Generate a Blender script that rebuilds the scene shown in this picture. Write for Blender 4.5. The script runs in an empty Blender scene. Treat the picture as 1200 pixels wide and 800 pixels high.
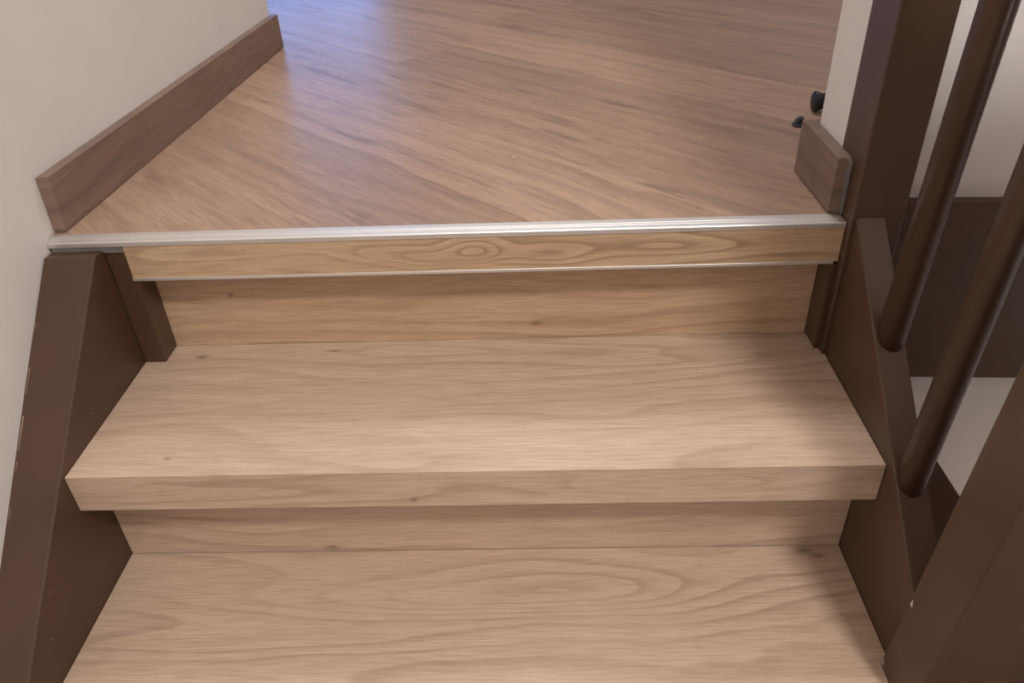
import bpy, bmesh, math, random
from mathutils import Vector, Matrix

scene = bpy.context.scene
C = scene.collection
random.seed(7)

# ------------------------------------------------------------------ camera
cam_d = bpy.data.cameras.new('camera')
cam = bpy.data.objects.new('camera', cam_d)
C.objects.link(cam)
cam.location = (0.53129, -0.61757, 0.58713)
cam.rotation_euler = (math.radians(55.9786), math.radians(2.16855), math.radians(0.98406))
cam_d.sensor_fit = 'HORIZONTAL'
cam_d.sensor_width = 36.0
cam_d.lens = 905.36 / 1200 * 36.0
cam_d.clip_start = 0.01
scene.camera = cam

# ------------------------------------------------------------------ world, lights, exposure
world = bpy.data.worlds.new('world')
scene.world = world
world.use_nodes = True
bg = world.node_tree.nodes['Background']
bg.inputs['Color'].default_value = (0.15, 0.38, 1.0, 1)      # cold daylight outside the far window
bg.inputs['Strength'].default_value = 6.0


def area(name, loc, target, size, power, color, shape='DISK'):
    d = bpy.data.lights.new(name, 'AREA')
    d.shape = shape
    d.size = size
    d.energy = power
    d.color = color
    o = bpy.data.objects.new(name, d)
    C.objects.link(o)
    o.location = loc
    o.rotation_euler = (Vector(target) - Vector(loc)).to_track_quat('-Z', 'Y').to_euler()
    return o


area('stairwell_ceiling_lamp', (1.20, -1.58, 2.50), (0.6, 0.0, 0.0), 0.30, 46, (1.0, 0.97, 0.94))
area('landing_ceiling_lamp', (0.45, 1.75, 2.56), (0.45, 0.8, 0.0), 1.0, 38, (1.0, 0.97, 0.945))

area('lower_wall_fill', (1.75, -.14, -.28), (1.1, .26, -.20), 0.25, 0.75, (1.0, 0.95, 0.88))  # added fill light that brightens the wall below the fascia, no real fixture

vs = scene.view_settings
vs.view_transform = 'Standard'
vs.look = 'None'
vs.gamma = 1.0
vs.use_curve_mapping = False
vs.exposure = 0.0


# ------------------------------------------------------------------ helpers: nodes
def lin(r, g, b):
    def f(c):
        c /= 255.0
        return c / 12.92 if c <= 0.04045 else ((c + 0.055) / 1.055) ** 2.4
    return (f(r), f(g), f(b), 1.0)


class NT:
    def __init__(self, name):
        self.mat = bpy.data.materials.new(name)
        self.mat.use_nodes = True
        self.t = self.mat.node_tree
        self.bsdf = self.t.nodes['Principled BSDF']

    def n(self, kind, **kw):
        nd = self.t.nodes.new(kind)
        for k, v in kw.items():
            setattr(nd, k, v)
        return nd

    def put(self, sock, v):
        if hasattr(v, 'links') or isinstance(v, bpy.types.NodeSocket):
            self.t.links.new(v, sock)
        else:
            sock.default_value = v

    def m(self, op, a, b=0.0, c=0.0, clamp=False):
        nd = self.n('ShaderNodeMath', operation=op, use_clamp=clamp)
        for i, v in enumerate((a, b, c)):
            self.put(nd.inputs[i], v)
        return nd.outputs[0]

    def comb(self, x, y, z):
        nd = self.n('ShaderNodeCombineXYZ')
        for i, v in enumerate((x, y, z)):
            self.put(nd.inputs[i], v)
        return nd.outputs[0]

    def noise(self, vec, scale, detail=2.0, rough=0.5, dist=0.0):
        nd = self.n('ShaderNodeTexNoise')
        self.put(nd.inputs['Vector'], vec)
        nd.inputs['Scale'].default_value = scale
        nd.inputs['Detail'].default_value = detail
        nd.inputs['Roughness'].default_value = rough
        nd.inputs['Distortion'].default_value = dist
        return nd.outputs['Fac']

    def mapr(self, v, a, b, c=0.0, d=1.0):
        nd = self.n('ShaderNodeMapRange')
        nd.interpolation_type = 'SMOOTHSTEP'
        self.put(nd.inputs[0], v)
        for i, x in enumerate((a, b, c, d)):
            nd.inputs[i + 1].default_value = x
        return nd.outputs[0]

    def mix(self, f, a, b, mode='MIX'):
        nd = self.n('ShaderNodeMix', data_type='RGBA', blend_type=mode)
        self.put(nd.inputs[0], f)
        self.put(nd.inputs[6], a)
        self.put(nd.inputs[7], b)
        return nd.outputs[2]

    def bump(self, h, strength, dist):
        nd = self.n('ShaderNodeBump')
        nd.inputs['Strength'].default_value = strength
        nd.inputs['Distance'].default_value = dist
        self.put(nd.inputs['Height'], h)
        self.t.links.new(nd.outputs[0], self.bsdf.inputs['Normal'])

    def out(self, color, rough, metallic=0.0, spec=0.5):
        self.put(self.bsdf.inputs['Base Color'], color)
        self.put(self.bsdf.inputs['Roughness'], rough)
        self.put(self.bsdf.inputs['Metallic'], metallic)
        self.bsdf.inputs['Specular IOR Level'].default_value = spec
        return self.mat


def wood(name, light, mid, dark, axes='xy', off=0.0, loops=(), knots=(), rough=0.38, spec=0.5,
         freq=26.0, warp=3.2, ring=0.55, streak=0.5, tone=0.0, per_object=False, smoke=0.0, pores=0.30):
    """Printed oak: fibres along the first axis, contour-line grain with cathedral loops across the second."""
    N = NT(name)
    tc = N.n('ShaderNodeTexCoord')
    sep = N.n('ShaderNodeSeparateXYZ')
    N.t.links.new(tc.outputs['Object'], sep.inputs[0])
    ax = {'x': sep.outputs[0], 'y': sep.outputs[1], 'z': sep.outputs[2]}
    X, V = ax[axes[0]], ax[axes[1]]
    o = off
    rnd = None
    if per_object:
        oi = N.n('ShaderNodeObjectInfo')
        rnd = oi.outputs['Random']
        o = N.m('MULTIPLY', rnd, 57.0)
    # slow wander of the fibres
    wv = N.comb(N.m('MULTIPLY', X, 1.7), N.m('MULTIPLY', V, 7.0), o)
    w = N.m('SUBTRACT', N.noise(wv, 1.0, 2.0, 0.45), 0.5)
    w2 = N.m('SUBTRACT', N.noise(N.comb(N.m('MULTIPLY', X, 9.0), N.m('MULTIPLY', V, 40.0), o), 1.0, 2.0, 0.5), 0.5)
    field = N.m('MULTIPLY_ADD', V, freq, N.m('MULTIPLY', w, warp * 2.0))
    field = N.m('MULTIPLY_ADD', w2, 0.35, field)
    for (cx, cv, sx, sv, amp) in loops:
        a = N.m('POWER', N.m('DIVIDE', N.m('SUBTRACT', X, cx), sx), 2.0)
        b = N.m('POWER', N.m('DIVIDE', N.m('SUBTRACT', V, cv), sv), 2.0)
        g = N.m('EXPONENT', N.m('MULTIPLY', N.m('ADD', a, b), -1.0))
        field = N.m('MULTIPLY_ADD', g, amp, field)
    fr = N.m('FRACT', field)
    rg = N.m('MULTIPLY', N.m('MULTIPLY_ADD', N.mapr(fr, 0.0, 0.8), 0.35, N.m('MULTIPLY', N.mapr(fr, 0.55, 0.86), 0.65)), N.mapr(fr, 1.0, 0.9))       # slow rise, quick fall
    msk = N.mapr(N.noise(N.comb(N.m('MULTIPLY', X, 2.2), N.m('MULTIPLY', V, 9.0), N.m('ADD', o, 5.0)), 1.0, 2.0), 0.33, 0.66, 0.25, 1.0)
    rg = N.m('MULTIPLY', rg, msk)
    # broad streaks, fine fibre, pores
    st = N.noise(N.comb(N.m('MULTIPLY', X, 1.6), N.m('MULTIPLY', N.m('MULTIPLY_ADD', w, 0.022, V), 42.0), o), 1.0, 3.0, 0.6)
    fb = N.noise(N.comb(N.m('MULTIPLY', X, 20.0), N.m('MULTIPLY', N.m('MULTIPLY_ADD', w, 0.022, V), 420.0), o), 1.0, 3.0, 0.65)
    pore = N.mapr(N.noise(N.comb(N.m('MULTIPLY', X, 45.0), N.m('MULTIPLY', V, 900.0), o), 1.0, 1.0), 0.60, 0.74)
    col = N.mix(N.m('MULTIPLY', N.mapr(st, 0.3, 0.7), streak), light, mid)
    col = N.mix(N.m('MULTIPLY', rg, ring), col, dark)
    col = N.mix(N.m('MULTIPLY', N.mapr(fb, 0.35, 0.68), 0.36), col, dark)
    col = N.mix(N.m('MULTIPLY', pore, pores), col, dark)
    if smoke:
        sm = N.noise(N.comb(N.m('MULTIPLY', X, 5.0), N.m('MULTIPLY', N.m('MULTIPLY_ADD', w, 0.03, V), 44.0), N.m('ADD', o, 11.0)), 1.0, 3.0, 0.55)
        col = N.mix(N.m('MULTIPLY', N.mapr(sm, 0.57, 0.74), smoke), col, dark)
    for (cx, cv, rx, rv) in knots:
        a = N.m('POWER', N.m('DIVIDE', N.m('SUBTRACT', N.m('MULTIPLY_ADD', w2, 0.012, X), cx), rx), 2.0)
        b = N.m('POWER', N.m('DIVIDE', N.m('SUBTRACT', N.m('MULTIPLY_ADD', w2, 0.006, V), cv), rv), 2.0)
        g = N.m('EXPONENT', N.m('MULTIPLY', N.m('ADD', a, b), -1.0))
        col = N.mix(N.m('MULTIPLY', g, 0.6), col, lin(84, 58, 42))
    if per_object:
        sc = N.n('ShaderNodeSeparateColor')
        N.t.links.new(oi.outputs['Color'], sc.inputs[0])
        k = sc.outputs[0]
        mul = N.n('ShaderNodeVectorMath', operation='SCALE')
        N.t.links.new(col, mul.inputs[0])
        N.t.links.new(k, mul.inputs['Scale'])
        col = mul.outputs[0]
    N.bump(N.m('ADD', N.m('MULTIPLY', fb, 0.6), N.m('MULTIPLY', rg, -0.5)), 0.12, 0.0006)
    return N.out(col, N.m('MULTIPLY_ADD', st, 0.10, rough - 0.05), 0.0, spec)


def paint(name, color, rough=0.38, specks=True, spec=0.5):
    """Satin oil paint with brush marks, uneven gloss and a few pale chips."""
    N = NT(name)
    tc = N.n('ShaderNodeTexCoord')
    P = tc.outputs['Object']
    n1 = N.noise(P, 9.0, 3.0)
    n2 = N.noise(P, 160.0, 2.0)
    c2 = (color[0] * 0.86, color[1] * 0.84, color[2] * 0.82, 1)
    col = N.mix(N.mapr(n1, 0.35, 0.68), color, c2)
    if specks:
        vo = N.n('ShaderNodeTexVoronoi')
        vo.inputs['Scale'].default_value = 48.0
        N.t.links.new(P, vo.inputs['Vector'])
        s2 = N.n('ShaderNodeSeparateColor')
        N.t.links.new(vo.outputs['Color'], s2.inputs[0])
        dot = N.m('MULTIPLY', N.m('LESS_THAN', vo.outputs['Distance'], 0.045), N.m('GREATER_THAN', s2.outputs[0], 0.90))
        col = N.mix(N.m('MULTIPLY', dot, 0.8), col, lin(190, 168, 148))
    N.bump(N.m('ADD', N.m('MULTIPLY', n1, 1.5), N.m('MULTIPLY', n2, 0.25)), 0.10, 0.002)
    return N.out(col, N.m('MULTIPLY_ADD', n1, 0.14, rough - 0.07), 0.0, spec)


def plaster(name, color, mottle=0.06):
    N = NT(name)
    tc = N.n('ShaderNodeTexCoord')
    P = tc.outputs['Object']
    n1 = N.noise(P, 5.0, 4.0, 0.6)
    n2 = N.noise(P, 55.0, 3.0, 0.6)
    c2 = tuple(c * (1 - mottle * 2) for c in color[:3]) + (1,)
    col = N.mix(N.mapr(n1, 0.35, 0.7), color, c2)
    N.bump(N.m('ADD', n1, N.m('MULTIPLY', n2, 0.35)), 0.18, 0.006)
    return N.out(col, 0.75, 0.0, 0.3)


def metal(name, color, rough, axis=0):
    N = NT(name)
    tc = N.n('ShaderNodeTexCoord')
    mp = N.n('ShaderNodeMapping')
    mp.inputs['Scale'].default_value = (6.0, 500.0, 500.0)
    N.t.links.new(tc.outputs['Object'], mp.inputs[0])
    n1 = N.noise(mp.outputs[0], 1.0, 2.0)
    col = N.mix(N.mapr(n1, 0.3, 0.7), color, tuple(c * 0.9 for c in color[:3]) + (1,))
    return N.out(col, N.m('MULTIPLY_ADD', n1, 0.15, rough - 0.07), 1.0)


def plain(name, color, rough, spec=0.5):
    N = NT(name)
    tc = N.n('ShaderNodeTexCoord')
    n1 = N.noise(tc.outputs['Object'], 90.0, 2.0)
    col = N.mix(N.mapr(n1, 0.3, 0.7), color, tuple(c * 0.82 for c in color[:3]) + (1,))
    return N.out(col, rough, 0.0, spec)


# ------------------------------------------------------------------ helpers: objects
def link(name, bm, mat, parent=None, smooth=False, loc=None, rot=None):
    me = bpy.data.meshes.new(name)
    bmesh.ops.recalc_face_normals(bm, faces=bm.faces[:])
    bm.to_mesh(me)
    bm.free()
    me.materials.append(mat)
    if smooth:
        for p in me.polygons:
            p.use_smooth = True
    o = bpy.data.objects.new(name, me)
    C.objects.link(o)
    if parent is not None:
        o.parent = parent
    if loc is not None:
        o.location = loc
    if rot is not None:
        o.rotation_euler = rot
    return o


def tag(o, label, cat=None, kind=None, group=None):
    o['label'] = label
    if cat:
        o['category'] = cat
    if kind:
        o['kind'] = kind
    if group:
        o['group'] = group
    return o


def empty(name, label, cat):
    o = bpy.data.objects.new(name, None)
    C.objects.link(o)
    return tag(o, label, cat)


def bevel(bm, w, seg=2, edges=None):
    if w > 0:
        bmesh.ops.bevel(bm, geom=edges if edges is not None else bm.edges[:], offset=w, segments=seg, profile=0.7, affect='EDGES')


def prism(poly, a0, a1, axis='x', bev=0.0, seg=2):
    """Extrude a polygon; axis x: poly in (y,z); y: poly in (x,z); z: poly in (x,y)."""
    bm = bmesh.new()

    def P(u, v, a):
        return {'x': (a, u, v), 'y': (u, a, v), 'z': (u, v, a)}[axis]
    v0 = [bm.verts.new(P(u, v, a0)) for u, v in poly]
    v1 = [bm.verts.new(P(u, v, a1)) for u, v in poly]
    bm.faces.new(v0)
    bm.faces.new(v1[::-1])
    n = len(poly)
    for i in range(n):
        bm.faces.new((v0[i], v1[i], v1[(i + 1) % n], v0[(i + 1) % n]))
    bmesh.ops.recalc_face_normals(bm, faces=bm.faces[:])
    bevel(bm, bev, seg)
    return bm


def box(x0, x1, y0, y1, z0, z1, bev=0.0, seg=2):
    return prism([(x0, y0), (x1, y0), (x1, y1), (x0, y1)], z0, z1, 'z', bev, seg)


def hexa(c, bev=0.0, seg=2):
    """Eight corners: four bottom (anticlockwise), four top."""
    bm = bmesh.new()
    v = [bm.verts.new(p) for p in c]
    for f in ((3, 2, 1, 0), (4, 5, 6, 7), (0, 1, 5, 4), (1, 2, 6, 5), (2, 3, 7, 6), (3, 0, 4, 7)):
        bm.faces.new([v[i] for i in f])
    bmesh.ops.recalc_face_normals(bm, faces=bm.faces[:])
    bevel(bm, bev, seg)
    return bm


def lathe(profile, n=32, axis='z'):
    bm = bmesh.new()
    rings = []
    for r, h in profile:
        ring = []
        for i in range(n):
            a = 2 * math.pi * i / n
            c, s = r * math.cos(a), r * math.sin(a)
            ring.append(bm.verts.new({'z': (c, s, h), 'x': (h, c, s)}[axis]))
        rings.append(ring)
    for a, b in zip(rings, rings[1:]):
        for i in range(n):
            bm.faces.new((a[i], a[(i + 1) % n], b[(i + 1) % n], b[i]))
    bm.faces.new(rings[0][::-1])
    bm.faces.new(rings[-1])
    return bm


# ------------------------------------------------------------------ materials
W = 0.90                 # clear width between the strings
HT = 0.1785              # rise
ZL = 0.1800              # landing floor level
YR1, YR2 = 0.0477, 0.2606    # riser faces

OAK_L, OAK_M, OAK_D = lin(208, 183, 161), lin(193, 166, 143), lin(148, 119, 96)
m_tread_up = wood('oak_upper_tread', OAK_L, OAK_M, OAK_D, 'xy', 1.3, freq=24, ring=.42,
                  loops=[(.347, .232, .16, .022, 1.6), (.60, .226, .10, .016, 1.8), (.688, .200, .16, .018, 1.6), (.80, .232, .10, .014, .9)],
                  knots=[(.075, .231, .007, .004), (.252, .238, .010, .003), (.107, .030, .004, .002)])
m_tread_low = wood('oak_lower_tread', OAK_L, OAK_M, OAK_D, 'xy', 9.1, freq=20, ring=.46,
                   loops=[(.56, -.012, .22, .040, 3.4), (.40, -.028, .20, .020, 1.5), (.20, -.085, .22, .020, 1.4), (.87, .02, .10, .030, 1.5)],
                   knots=[(.852, .038, .012, .006), (.868, .030, .008, .004)])
m_nose_up = wood('oak_upper_nosing', OAK_L, OAK_M, OAK_D, 'xz', 3.7, freq=26, ring=.42,
                 loops=[(.63, -.026, .09, .012, 1.4), (.72, -.024, .06, .010, 1.4), (.2, -.03, .2, .012, 1.0)], knots=[(.389, -.040, .004, .003)])
m_riser_low = wood('oak_lower_riser', OAK_L, OAK_M, OAK_D, 'xz', 5.2, freq=26, ring=.38, knots=[(.263, -.171, .008, .004)])
m_riser_up = wood('oak_upper_riser', lin(202, 172, 142), lin(186, 154, 124), lin(144, 111, 84), 'xz', 7.4, freq=30, ring=.40,
                  knots=[(.122, .078, .003, .003), (.528, .024, .007, .003)])
m_lnose = wood('oak_landing_nosing_strip', lin(202, 173, 142), lin(186, 155, 124), lin(136, 104, 77), 'xz', 2.1, freq=24, ring=.62,
               loops=[(.455, .155, .036, .017, 3.2), (.395, .148, .040, .014, 2.2), (.335, .156, .045, .012, 1.6), (.14, .162, .09, .010, 1.3), (.545, .150, .055, .014, 2.0), (.69, .156, .10, .012, 1.5)])
m_plank = wood('floor_laminate_plank', lin(188, 157, 134), lin(168, 136, 115), lin(110, 88, 76), 'xy', 0, freq=15, warp=2.0, ring=.30, streak=.7, smoke=.5, pores=.5,
               rough=.36, per_object=True)
m_base = wood('baseboard_laminate', lin(142, 117, 102), lin(124, 100, 86), lin(92, 73, 63), 'yz', 4.4, freq=34, ring=.35, streak=.6, rough=.5)
m_paint = paint('brown_oil_paint', lin(80, 57, 43))
m_wall = plaster('white_wall_plaster', lin(229, 223, 219), .02)
m_ceil = plaster('white_ceiling_paint', lin(232, 226, 218), 0.02)
m_alu = metal('brushed_aluminium', lin(232, 228, 224), .5)
m_black = plain('black_rubber', lin(20, 20, 22), .45)
m_grey = plain('dark_grey_plastic', lin(62, 64, 68), .4)
m_caulk = plain('grey_sealant', lin(112, 108, 106), .45)
m_crumb = plain('white_crumb', lin(225, 218, 208), .8)
m_chip = plain('bare_plaster_chip', lin(176, 154, 136), .8)
m_under = plain('subfloor_board', lin(96, 80, 66), .8)
m_carpet = plain('lower_hall_floor', lin(150, 130, 110), .7)
m_frame = plain('white_window_paint', lin(225, 225, 225), .4)

# ------------------------------------------------------------------ shell
wl = [(-.037, -2.3), (-.037, -.45), (-.0375, -.35), (-.0470, -.15), (-.0565, .05), (-.0645, .214), (-.0740, .250), (-.0684, .45), (-.0630, .64), (-.0475, 1.185), (-2.3, 1.185), (-2.3, -2.3)]
o = tag(link('wall_left', prism(wl, -1.4, 2.6, 'z'), m_wall, smooth=True), 'off-white plastered wall along the left side of stairs and landing', kind='structure')
o.data.set_sharp_from_angle(angle=math.radians(35))
tag(link('shade_screen', box(.990, 2.0, -.290, -.215, -.10, .90), m_wall), 'added unseen white screen beside the lower newel post, shading the partition', kind='structure')  # added out of view to keep the stairwell lamp off partition and fascia
tag(link('wall_partition', prism([(.8965, .2785), (.97, .2862), (2.0, .2350), (2.0, .365), (.8965, .365)], -1.4, 2.6, 'z'), m_wall), 'white plastered partition behind the brown upper newel post', kind='structure')
tag(link('wall_below', box(-.30, .8963, .30, .36, -1.4, -.051), m_wall), 'white wall under the landing behind the stairs', kind='structure')
tag(link('wall_right', box(2.0, 2.1, -2.3, 6.5, -1.4, 2.6), m_wall), 'white wall on the far right of the stairwell', kind='structure')
tag(link('wall_front', box(-2.3, 2.1, -2.4, -2.3, -1.4, 2.6), m_wall), 'white wall behind the viewer at the foot of stairs', kind='structure')
bmw = bmesh.new()
for (x0, x1, z0, z1) in ((-2.3, -2.0, .16, 2.6), (-.75, 2.1, .16, 2.6), (-2.0, -.75, .16, .55), (-2.0, -.75, 1.55, 2.6)):
    b2 = box(x0, x1, 6.5, 6.6, z0, z1)
    tmp = bpy.data.meshes.new('tmp')
    b2.to_mesh(tmp)
    b2.free()
    bmw.from_mesh(tmp)
    bpy.data.meshes.remove(tmp)
tag(link('wall_back', bmw, m_wall), 'white far wall of the landing with a window opening', kind='structure')
tag(link('wall_side', box(-2.4, -2.3, 1.0, 6.6, -.2, 2.6), m_wall), 'white wall at the left end of the landing room', kind='structure')
tag(link('ceiling', box(-2.4, 2.1, -2.4, 6.6, 2.6, 2.7), m_ceil), 'plain white ceiling over stairs and landing', kind='structure')
tag(link('floor', box(-1.4, 2.1, -2.4, .27, -1.5, -1.4), m_carpet), 'hall floor at the bottom of the stairwell', kind='structure')
# window in the far wall
win = tag(link('window_1', box(-2.0, -1.95, 6.52, 6.58, .55, 1.55, .004), m_frame), 'white framed far window letting in bluish daylight', kind='structure')
for n, a in (('window_frame', (-.80, -.75, 6.52, 6.58, .55, 1.55)), ('window_frame', (-1.95, -.80, 6.52, 6.58, .55, .60)),
             ('window_frame', (-1.95, -.80, 6.52, 6.58, 1.50, 1.55)), ('window_mullion', (-1.395, -1.355, 6.52, 6.58, .60, 1.50))):
    link(n, box(*a, .004), m_frame, win)

# ------------------------------------------------------------------ landing floor: slab and diagonal planks
slab = tag(link('floor', prism([(-2.3, .366), (2.0, .366), (2.0, 6.5), (-2.3, 6.5)], -.05, ZL - .008, 'z'), m_under),
           'landing floor of brown oak laminate planks laid diagonally', kind='structure')
link('subfloor_strip', box(-.072, .893, .262, .366, -.05, ZL - .008), m_under, slab)


def clip(poly, a, b, c):
    """keep a*x+b*y >= c"""
    out = []
    for i in range(len(poly)):
        p, q = poly[i], poly[(i + 1) % len(poly)]
        dp, dq = a * p[0] + b * p[1] - c, a * q[0] + b * q[1] - c
        if dp >= 0:
            out.append(p)
        if dp * dq < 0:
            t = dp / (dp - dq)
            out.append((p[0] + t * (q[0] - p[0]), p[1] + t * (q[1] - p[1])))
    return out


S2 = math.sqrt(.5)
PW, GAP, PL = .1767, .0003, 1.285
TONE = {(0, True): 1.10, (-1, True): .92, (1, True): .99, (2, True): .90, (3, True): 1.10, (-2, True): 1.0}
REG = {'a': (-1.0, 2.0, .372, 2.9), 'b': (-.0735, .8810, .240, .372)}
known = {2: -.549, 1: .1295, 0: .45, -1: .35, -2: .3}         # end joints that can be read off: row -> coordinate along the boards
for row in range(-3, 14):
    n0 = .545 + (row - 0) * PW
    j0 = known.get(row, (row * .47) % PL)
    for k in range(-4, 5):
        d0, d1 = j0 + k * PL, j0 + (k + 1) * PL
        rect = [(d0 + GAP / 2, n0 + GAP / 2), (d1 - GAP / 2, n0 + GAP / 2), (d1 - GAP / 2, n0 + PW - GAP / 2), (d0 + GAP / 2, n0 + PW - GAP / 2)]
        # rows run along d = (1,-1)/sqrt2, across n = (1,1)/sqrt2
        xy = [((d + n) * S2, (n - d) * S2) for d, n in rect]
        bm = bmesh.new()
        cx, cy = ((d0 + d1) / 2 + n0 + PW / 2) * S2, (n0 + PW / 2 - (d0 + d1) / 2) * S2
        any_ = False
        for (x0, x1, y0, y1) in REG.values():
            p = clip(clip(clip(clip(xy, 1, 0, x0), -1, 0, -x1), 0, 1, y0), 0, -1, -y1)
            if len(p) < 3:
                continue
            # keep only what the landing can show
            if max(q[1] for q in p) < .24 or (max(q[0] for q in p) < -.05 and max(q[1] for q in p) < 1.18):
                continue
            any_ = True
            loc = []
            for (x, y) in p:
                dx, dy = x - cx, y - cy
                loc.append(((dx - dy) * S2, (dx + dy) * S2))
            lo = [bm.verts.new((u, v, -.0079)) for u, v in loc]
            hi = [bm.verts.new((u, v, 0)) for u, v in loc]
            bm.faces.new(lo[::-1])
            bm.faces.new(hi)
            for i in range(len(p)):
                bm.faces.new((lo[i], lo[(i + 1) % len(p)], hi[(i + 1) % len(p)], hi[i]))
        if any_:
            pk = link('plank', bm, m_plank, slab, loc=(cx, cy, ZL), rot=(0, 0, -math.pi / 4))
            tone = TONE.get((row, d1 > .0), random.uniform(.93, 1.06))
            pk.color = (tone, tone, tone, 1)
        else:
            bm.free()

# the far end of the landing, out of sight: same laminate, boards no longer told apart
link('far_boards', box(-2.3, 2.0, 2.9, 6.5, ZL - .0079, ZL), m_plank, slab)
# baseboards
th = .0157
bb = [(-.0735 + 0, .2515), (-.0735 + th, .2515), (-.0475 + th, 1.195), (-.0475, 1.195)]
h0, h1 = ZL + .0008, ZL + .0708
c = [(x, y, h0) for x, y in bb] + [(-.0733, .256, h1), (-.0733 + th, .256, h1), (-.0475 + th, 1.193, h1), (-.0475, 1.193, h1)]
tag(link('baseboard_left', hexa(c, .0012, 2), m_base), 'long grey-brown wood-look baseboard along the left landing wall', kind='structure')
c = [(.8805, .2445, h0), (.8958, .2445, h0), (.8958, .381, h0), (.8790, .381, h0), (.8795, .2425, h1), (.8958, .2425, h1), (.8958, .381, h1), (.8790, .381, h1)]
bbr = tag(link('baseboard_right', hexa(c, .0012, 2), m_base), 'short grey-brown baseboard stub beside the brown newel post', kind='structure')
link('return_board', box(.8962, 1.4, .3655, .381, h0, h1, .0012), m_base, bbr)
ck = tag(link('sealant_bead', hexa([(.8925, .2355, ZL + .003), (.8948, .2355, ZL + .003), (.8948, .2443, ZL + .003), (.8925, .2443, ZL + .003),
                                    (.8925, .2345, h1 - .004), (.8948, .2345, h1 - .004), (.8948, .2424, h1), (.8900, .2424, h1)], .0012), m_caulk, bbr), 'grey sealant bead at the cut end')

# fascia of the stairwell opening on the right and the boxed ledge lower down
tag(link('trim_1', prism([(.9562, .2708), (2.0, .2190), (2.0, .2346), (.97, .2858), (.9562, .2845)], -.084, .1805, 'z'), m_paint), 'dark brown painted fascia board below the partition wall', kind='structure')
tag(link('trim_2', box(.9325, 1.0905, -.122, .2790, -.30, -.187, .002), m_paint), 'brown painted ledge low between stringer and grey wall', kind='structure')

# ------------------------------------------------------------------ staircase
st = empty('staircase', 'staircase with brown painted stringers and pale oak-look treads', 'staircase')


def tread(name, y0, y1, z, th_, mat_t, mat_n, x0=.0004, x1=W - .0004):
    k = .011
    o = link(name, prism([(y0, z), (y1, z), (y1, z - th_), (y0 + k, z - th_), (y0 + k, z - k)], x0, x1, 'x', .0007, 2), mat_t, st)
    link('nosing', prism([(y0, z - .0002), (y0 + k - .0003, z - k - .0003), (y0 + k - .0003, z - th_), (y0, z - th_)], x0, x1, 'x', .0007, 2), mat_n, o)
    return o


tread('tread', 0.0, YR2 - .0013, 0.0, .0511, m_tread_up, m_nose_up)
tread('tread', -.213, YR1 - .0013, -HT, .0511, m_tread_low, m_nose_up)
link('riser', box(.0006, W - .0006, YR1, YR1 + .014, -.2285, -.0513), m_riser_low, st)
link('riser', box(.0006, W - .0116, YR2, YR2 + .0012, -.05, .1705), m_riser_up, st)
link('riser', box(.0006, W - .0006, -.165, -.151, -.42, -.2298), m_riser_low, st)
# left stringer
zs = lambda y: .0085 + .818 * y
ya, yb = -.62, .2208
bm = prism([(ya, zs(ya)), (.199, zs(.199)), (yb, zs(.199) - .0020), (yb, -.26), (yb - .10, -.33), (ya, zs(ya) - .40)], -.0602, -.0002, 'x')
for v in bm.verts:          # its back follows the wall
    if v.co.x < -.03:
        v.co.x = (-.0634 - (v.co.y - .2) * .0476 if v.co.y > -.35 else -.0365) + .0014
eds = [e for e in bm.edges if all(abs(v.co.x + .0002) < 1e-5 and v.co.z > zs(v.co.y) - .01 for v in e.verts)]
bevel(bm, .004, 3, eds)
ls = link('stringer', bm, m_paint, st)
for (y0, y1, wd) in ((.094, .070, .0006), (.050, .020, .0011), (.010, .002, .0006), (-.030, -.040, .0005), (.136, .130, .0006)):
    xa = lambda y: -.0634 - (y - .2) * .0476 + .0018
    link('paint_chip', hexa([(xa(y1), y1, zs(y1)), (xa(y1) + wd * .4, y1, zs(y1)), (xa(y0) + wd, y0, zs(y0)), (xa(y0), y0, zs(y0)),
                             (xa(y1), y1, zs(y1) + .0004), (xa(y1) + wd * .4, y1, zs(y1) + .0004), (xa(y0) + wd, y0, zs(y0) + .0004), (xa(y0), y0, zs(y0) + .0004)]), m_chip, ls)
# right stringer
zr = lambda y: .0190 + .832 * y
ya, yb = -.118, .2072
bm = prism([(ya, zr(ya)), (yb, zr(yb)), (yb, -.26), (yb - .10, -.33), (ya, zr(ya) - .36)], W + .0002, W + .0322, 'x')
eds = [e for e in bm.edges if all(abs(v.co.x - W - .0002) < 1e-5 and v.co.z > zr(v.co.y) - .01 for v in e.verts)]
bevel(bm, .004, 3, eds)
link('stringer', bm, m_paint, st)
# corner battens beside the upper riser
link('batten', box(.0002, .0288, .2210, .2602, .0003, .1660, .0012), m_paint, st)
link('batten', box(.8889, .8948, .2208, .2602, .0003, .1238, .0010), m_paint, st)
tag(link('sealant_bead', hexa([(-.0620, .2168, .1662), (.0255, .2190, .1662), (.0255, .226, .1662), (-.0620, .226, .1662),
                               (-.0620, .2178, .1750), (.0255, .2190, .1750), (.0255, .226, .1750), (-.0620, .226, .1750)], .0008), m_caulk, st), 'grey sealant under the aluminium edge')

# ------------------------------------------------------------------ landing nosing
ln = empty('landing_nosing', 'aluminium landing edge profile with an inset oak-look strip', 'stair nosing')
YF = .217
zt = ZL + .0018
prof = [(YF, .1752), (YF, zt - .0012), (YF + .0010, zt), (YF + .0085, zt), (YF + .0090, zt - .0006), (YF + .0096, zt), (YF + .0140, zt + .0002),
        (YF + .0146, zt - .0004), (YF + .0152, zt + .0002), (YF + .0252, zt - .0002), (YF + .0268, ZL + .0002), (YF + .0268, ZL - .004), (YF + .003, ZL - .004), (YF + .003, .1752)]
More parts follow.
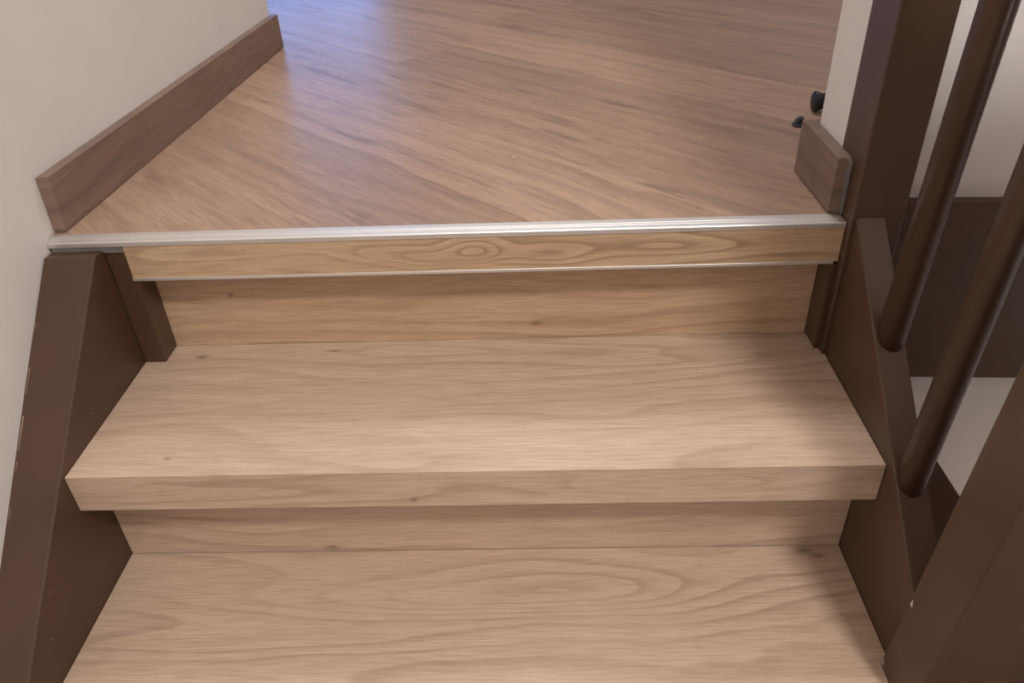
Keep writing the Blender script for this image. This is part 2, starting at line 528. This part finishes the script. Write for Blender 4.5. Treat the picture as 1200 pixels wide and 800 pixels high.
# ends: flush with the wall on the left and the newel post on the right
bm = prism(prof, -.0630, .8942, 'x')
for v in bm.verts:
    if v.co.x < 0:
        v.co.x = -.0640 - (v.co.y - YF) * .26
link('edge_profile', bm, m_alu, ln)
link('oak_strip', box(.0262, .8940, YF + .0012, YF + .0036, .1300, .1749), m_lnose, ln)
link('lower_trim', prism([(YF, .1268), (YF, .1308), (YF + .0013, .1308), (YF + .0013, .1297), (YF + .0037, .1297), (YF + .0037, .1268)], .0250, .8888, 'x', .0003, 1), m_alu, ln)
link('backing_board', box(.0300, .8880, YF + .0040, YR2 - .0004, .1305, .1700), m_under, ln)

# ------------------------------------------------------------------ railing
rl = empty('stair_railing', 'brown painted railing with square newel posts and round balusters', 'railing')


def post(x0, x1, yf, yb_, lean, z0, z1):
    f = lambda y, z: y - lean * z
    return link('newel_post', hexa([(x0, f(yf, z0), z0), (x1, f(yf, z0), z0), (x1, f(yb_, z0), z0), (x0, f(yb_, z0), z0),
                             (x0, f(yf, z1), z1), (x1, f(yf, z1), z1), (x1, f(yb_, z1), z1), (x0, f(yb_, z1), z1)], .003, 3), m_paint, rl)


def chip(parent, pts, x):
    link('paint_chip', prism(pts, x - .0004, x + .0004, 'x'), m_crumb, parent)


post(.8952, .9545, .2076, .2780, 0.0, -.32, 1.15)
np2 = post(.8900, .9820, -.1915, -.1275, .065, -.55, .95)
yc = lambda z: -.1275 - .065 * z - .0032
chip(np2, [(yc(-.066), -.066), (yc(-.060) - .0036, -.0655), (yc(-.058) - .0010, -.0575)], .8899)
chip(np2, [(yc(-.172), -.1745), (yc(-.172) - .0020, -.1740), (yc(-.166), -.1660)], .8899)
for (x, y, r, lean) in ((.919, .1035, .0152, .057), (.9163, -.0235, .0146, .062)):
    z0, z1 = zr(y) - .018, zr(y) + .83
    bm = lathe([(r, z0), (r, z1)], 40)
    for v in bm.verts:
        v.co.y += y - lean * v.co.z
        v.co.x += x
        if v.co.z < z0 + 1e-4:      # foot cut to the slope of the stringer
            v.co.z = zr(v.co.y) + .0004
    o = link('baluster', bm, m_paint, rl, smooth=False)
    for p in o.data.polygons:
        p.use_smooth = len(p.vertices) == 4
hr = [(-.245, zr(-.245) + .84), (.2070, zr(.207) + .84), (.2070, zr(.207) + .90), (-.245, zr(-.245) + .90)]
link('handrail', prism(hr, .897, .9425, 'x', .010, 3), m_paint, rl)

# ------------------------------------------------------------------ small things on the landing
ds = empty('door_stop', 'black rubber door stop half hidden behind the white partition', 'door stop')
ds.location = (.976, .625, ZL + .0170)
bm = lathe([(.0145, 0), (.0165, .002), (.0158, .006), (.0128, .011), (.0128, .024), (.0140, .030)], 28, 'x')
link('rubber_buffer', bm, m_black, ds, smooth=True)
link('mounting_plate', lathe([(.0160, .0301), (.0160, .036)], 28, 'x'), m_grey, ds)
hk = empty('floor_hook', 'small dark grey hook by the top corner of right baseboard', 'hook')
hk.location = (.9375, .562, ZL)
hk.rotation_euler = (0, 0, .5)
bm = lathe([(.0085, 0), (.0105, .002), (.0105, .0035), (.0085, .005)], 24)
link('hook_base', bm, m_grey, hk, smooth=True)
bm = bmesh.new()
N_, R_, r_ = 14, .0062, .0040
rings = []
for i in range(N_):
    a = math.pi * 1.15 * i / (N_ - 1)
    ctr = Vector((R_ * math.cos(a), 0, .005 + R_ * math.sin(a)))
    rad = Vector((math.cos(a), 0, math.sin(a)))
    rings.append([bm.verts.new(ctr + rad * r_ * math.cos(t * math.pi / 4) + Vector((0, 1, 0)) * r_ * math.sin(t * math.pi / 4)) for t in range(8)])
for a, b in zip(rings, rings[1:]):
    for i in range(8):
        bm.faces.new((a[i], a[(i + 1) % 8], b[(i + 1) % 8], b[i]))
bm.faces.new(rings[0][::-1])
bm.faces.new(rings[-1])
link('hook_arm', bm, m_grey, hk, smooth=True)


def crumb(x, y, z, s, label):
    bm = bmesh.new()
    bmesh.ops.create_icosphere(bm, subdivisions=1, radius=s)
    for v in bm.verts:
        v.co = Vector((v.co.x * random.uniform(.8, 1.7), v.co.y * random.uniform(.6, 1.1), (v.co.z + s) * .45))
    mz = min(v.co.z for v in bm.verts)
    for v in bm.verts:
        v.co.z -= mz
    tag(link('crumb', bm, m_crumb, loc=(x, y, z + .0002)), label, 'crumb', group='white crumbs on the landing floor')


crumb(.247, .833, ZL, .0021, 'tiny white crumb on landing, farthest up towards the bluish floor')
crumb(.345, .587, ZL, .0026, 'flat white crumb on landing between two other crumbs')
crumb(.500, .462, ZL, .0022, 'white crumb on landing nearest to the aluminium edge')
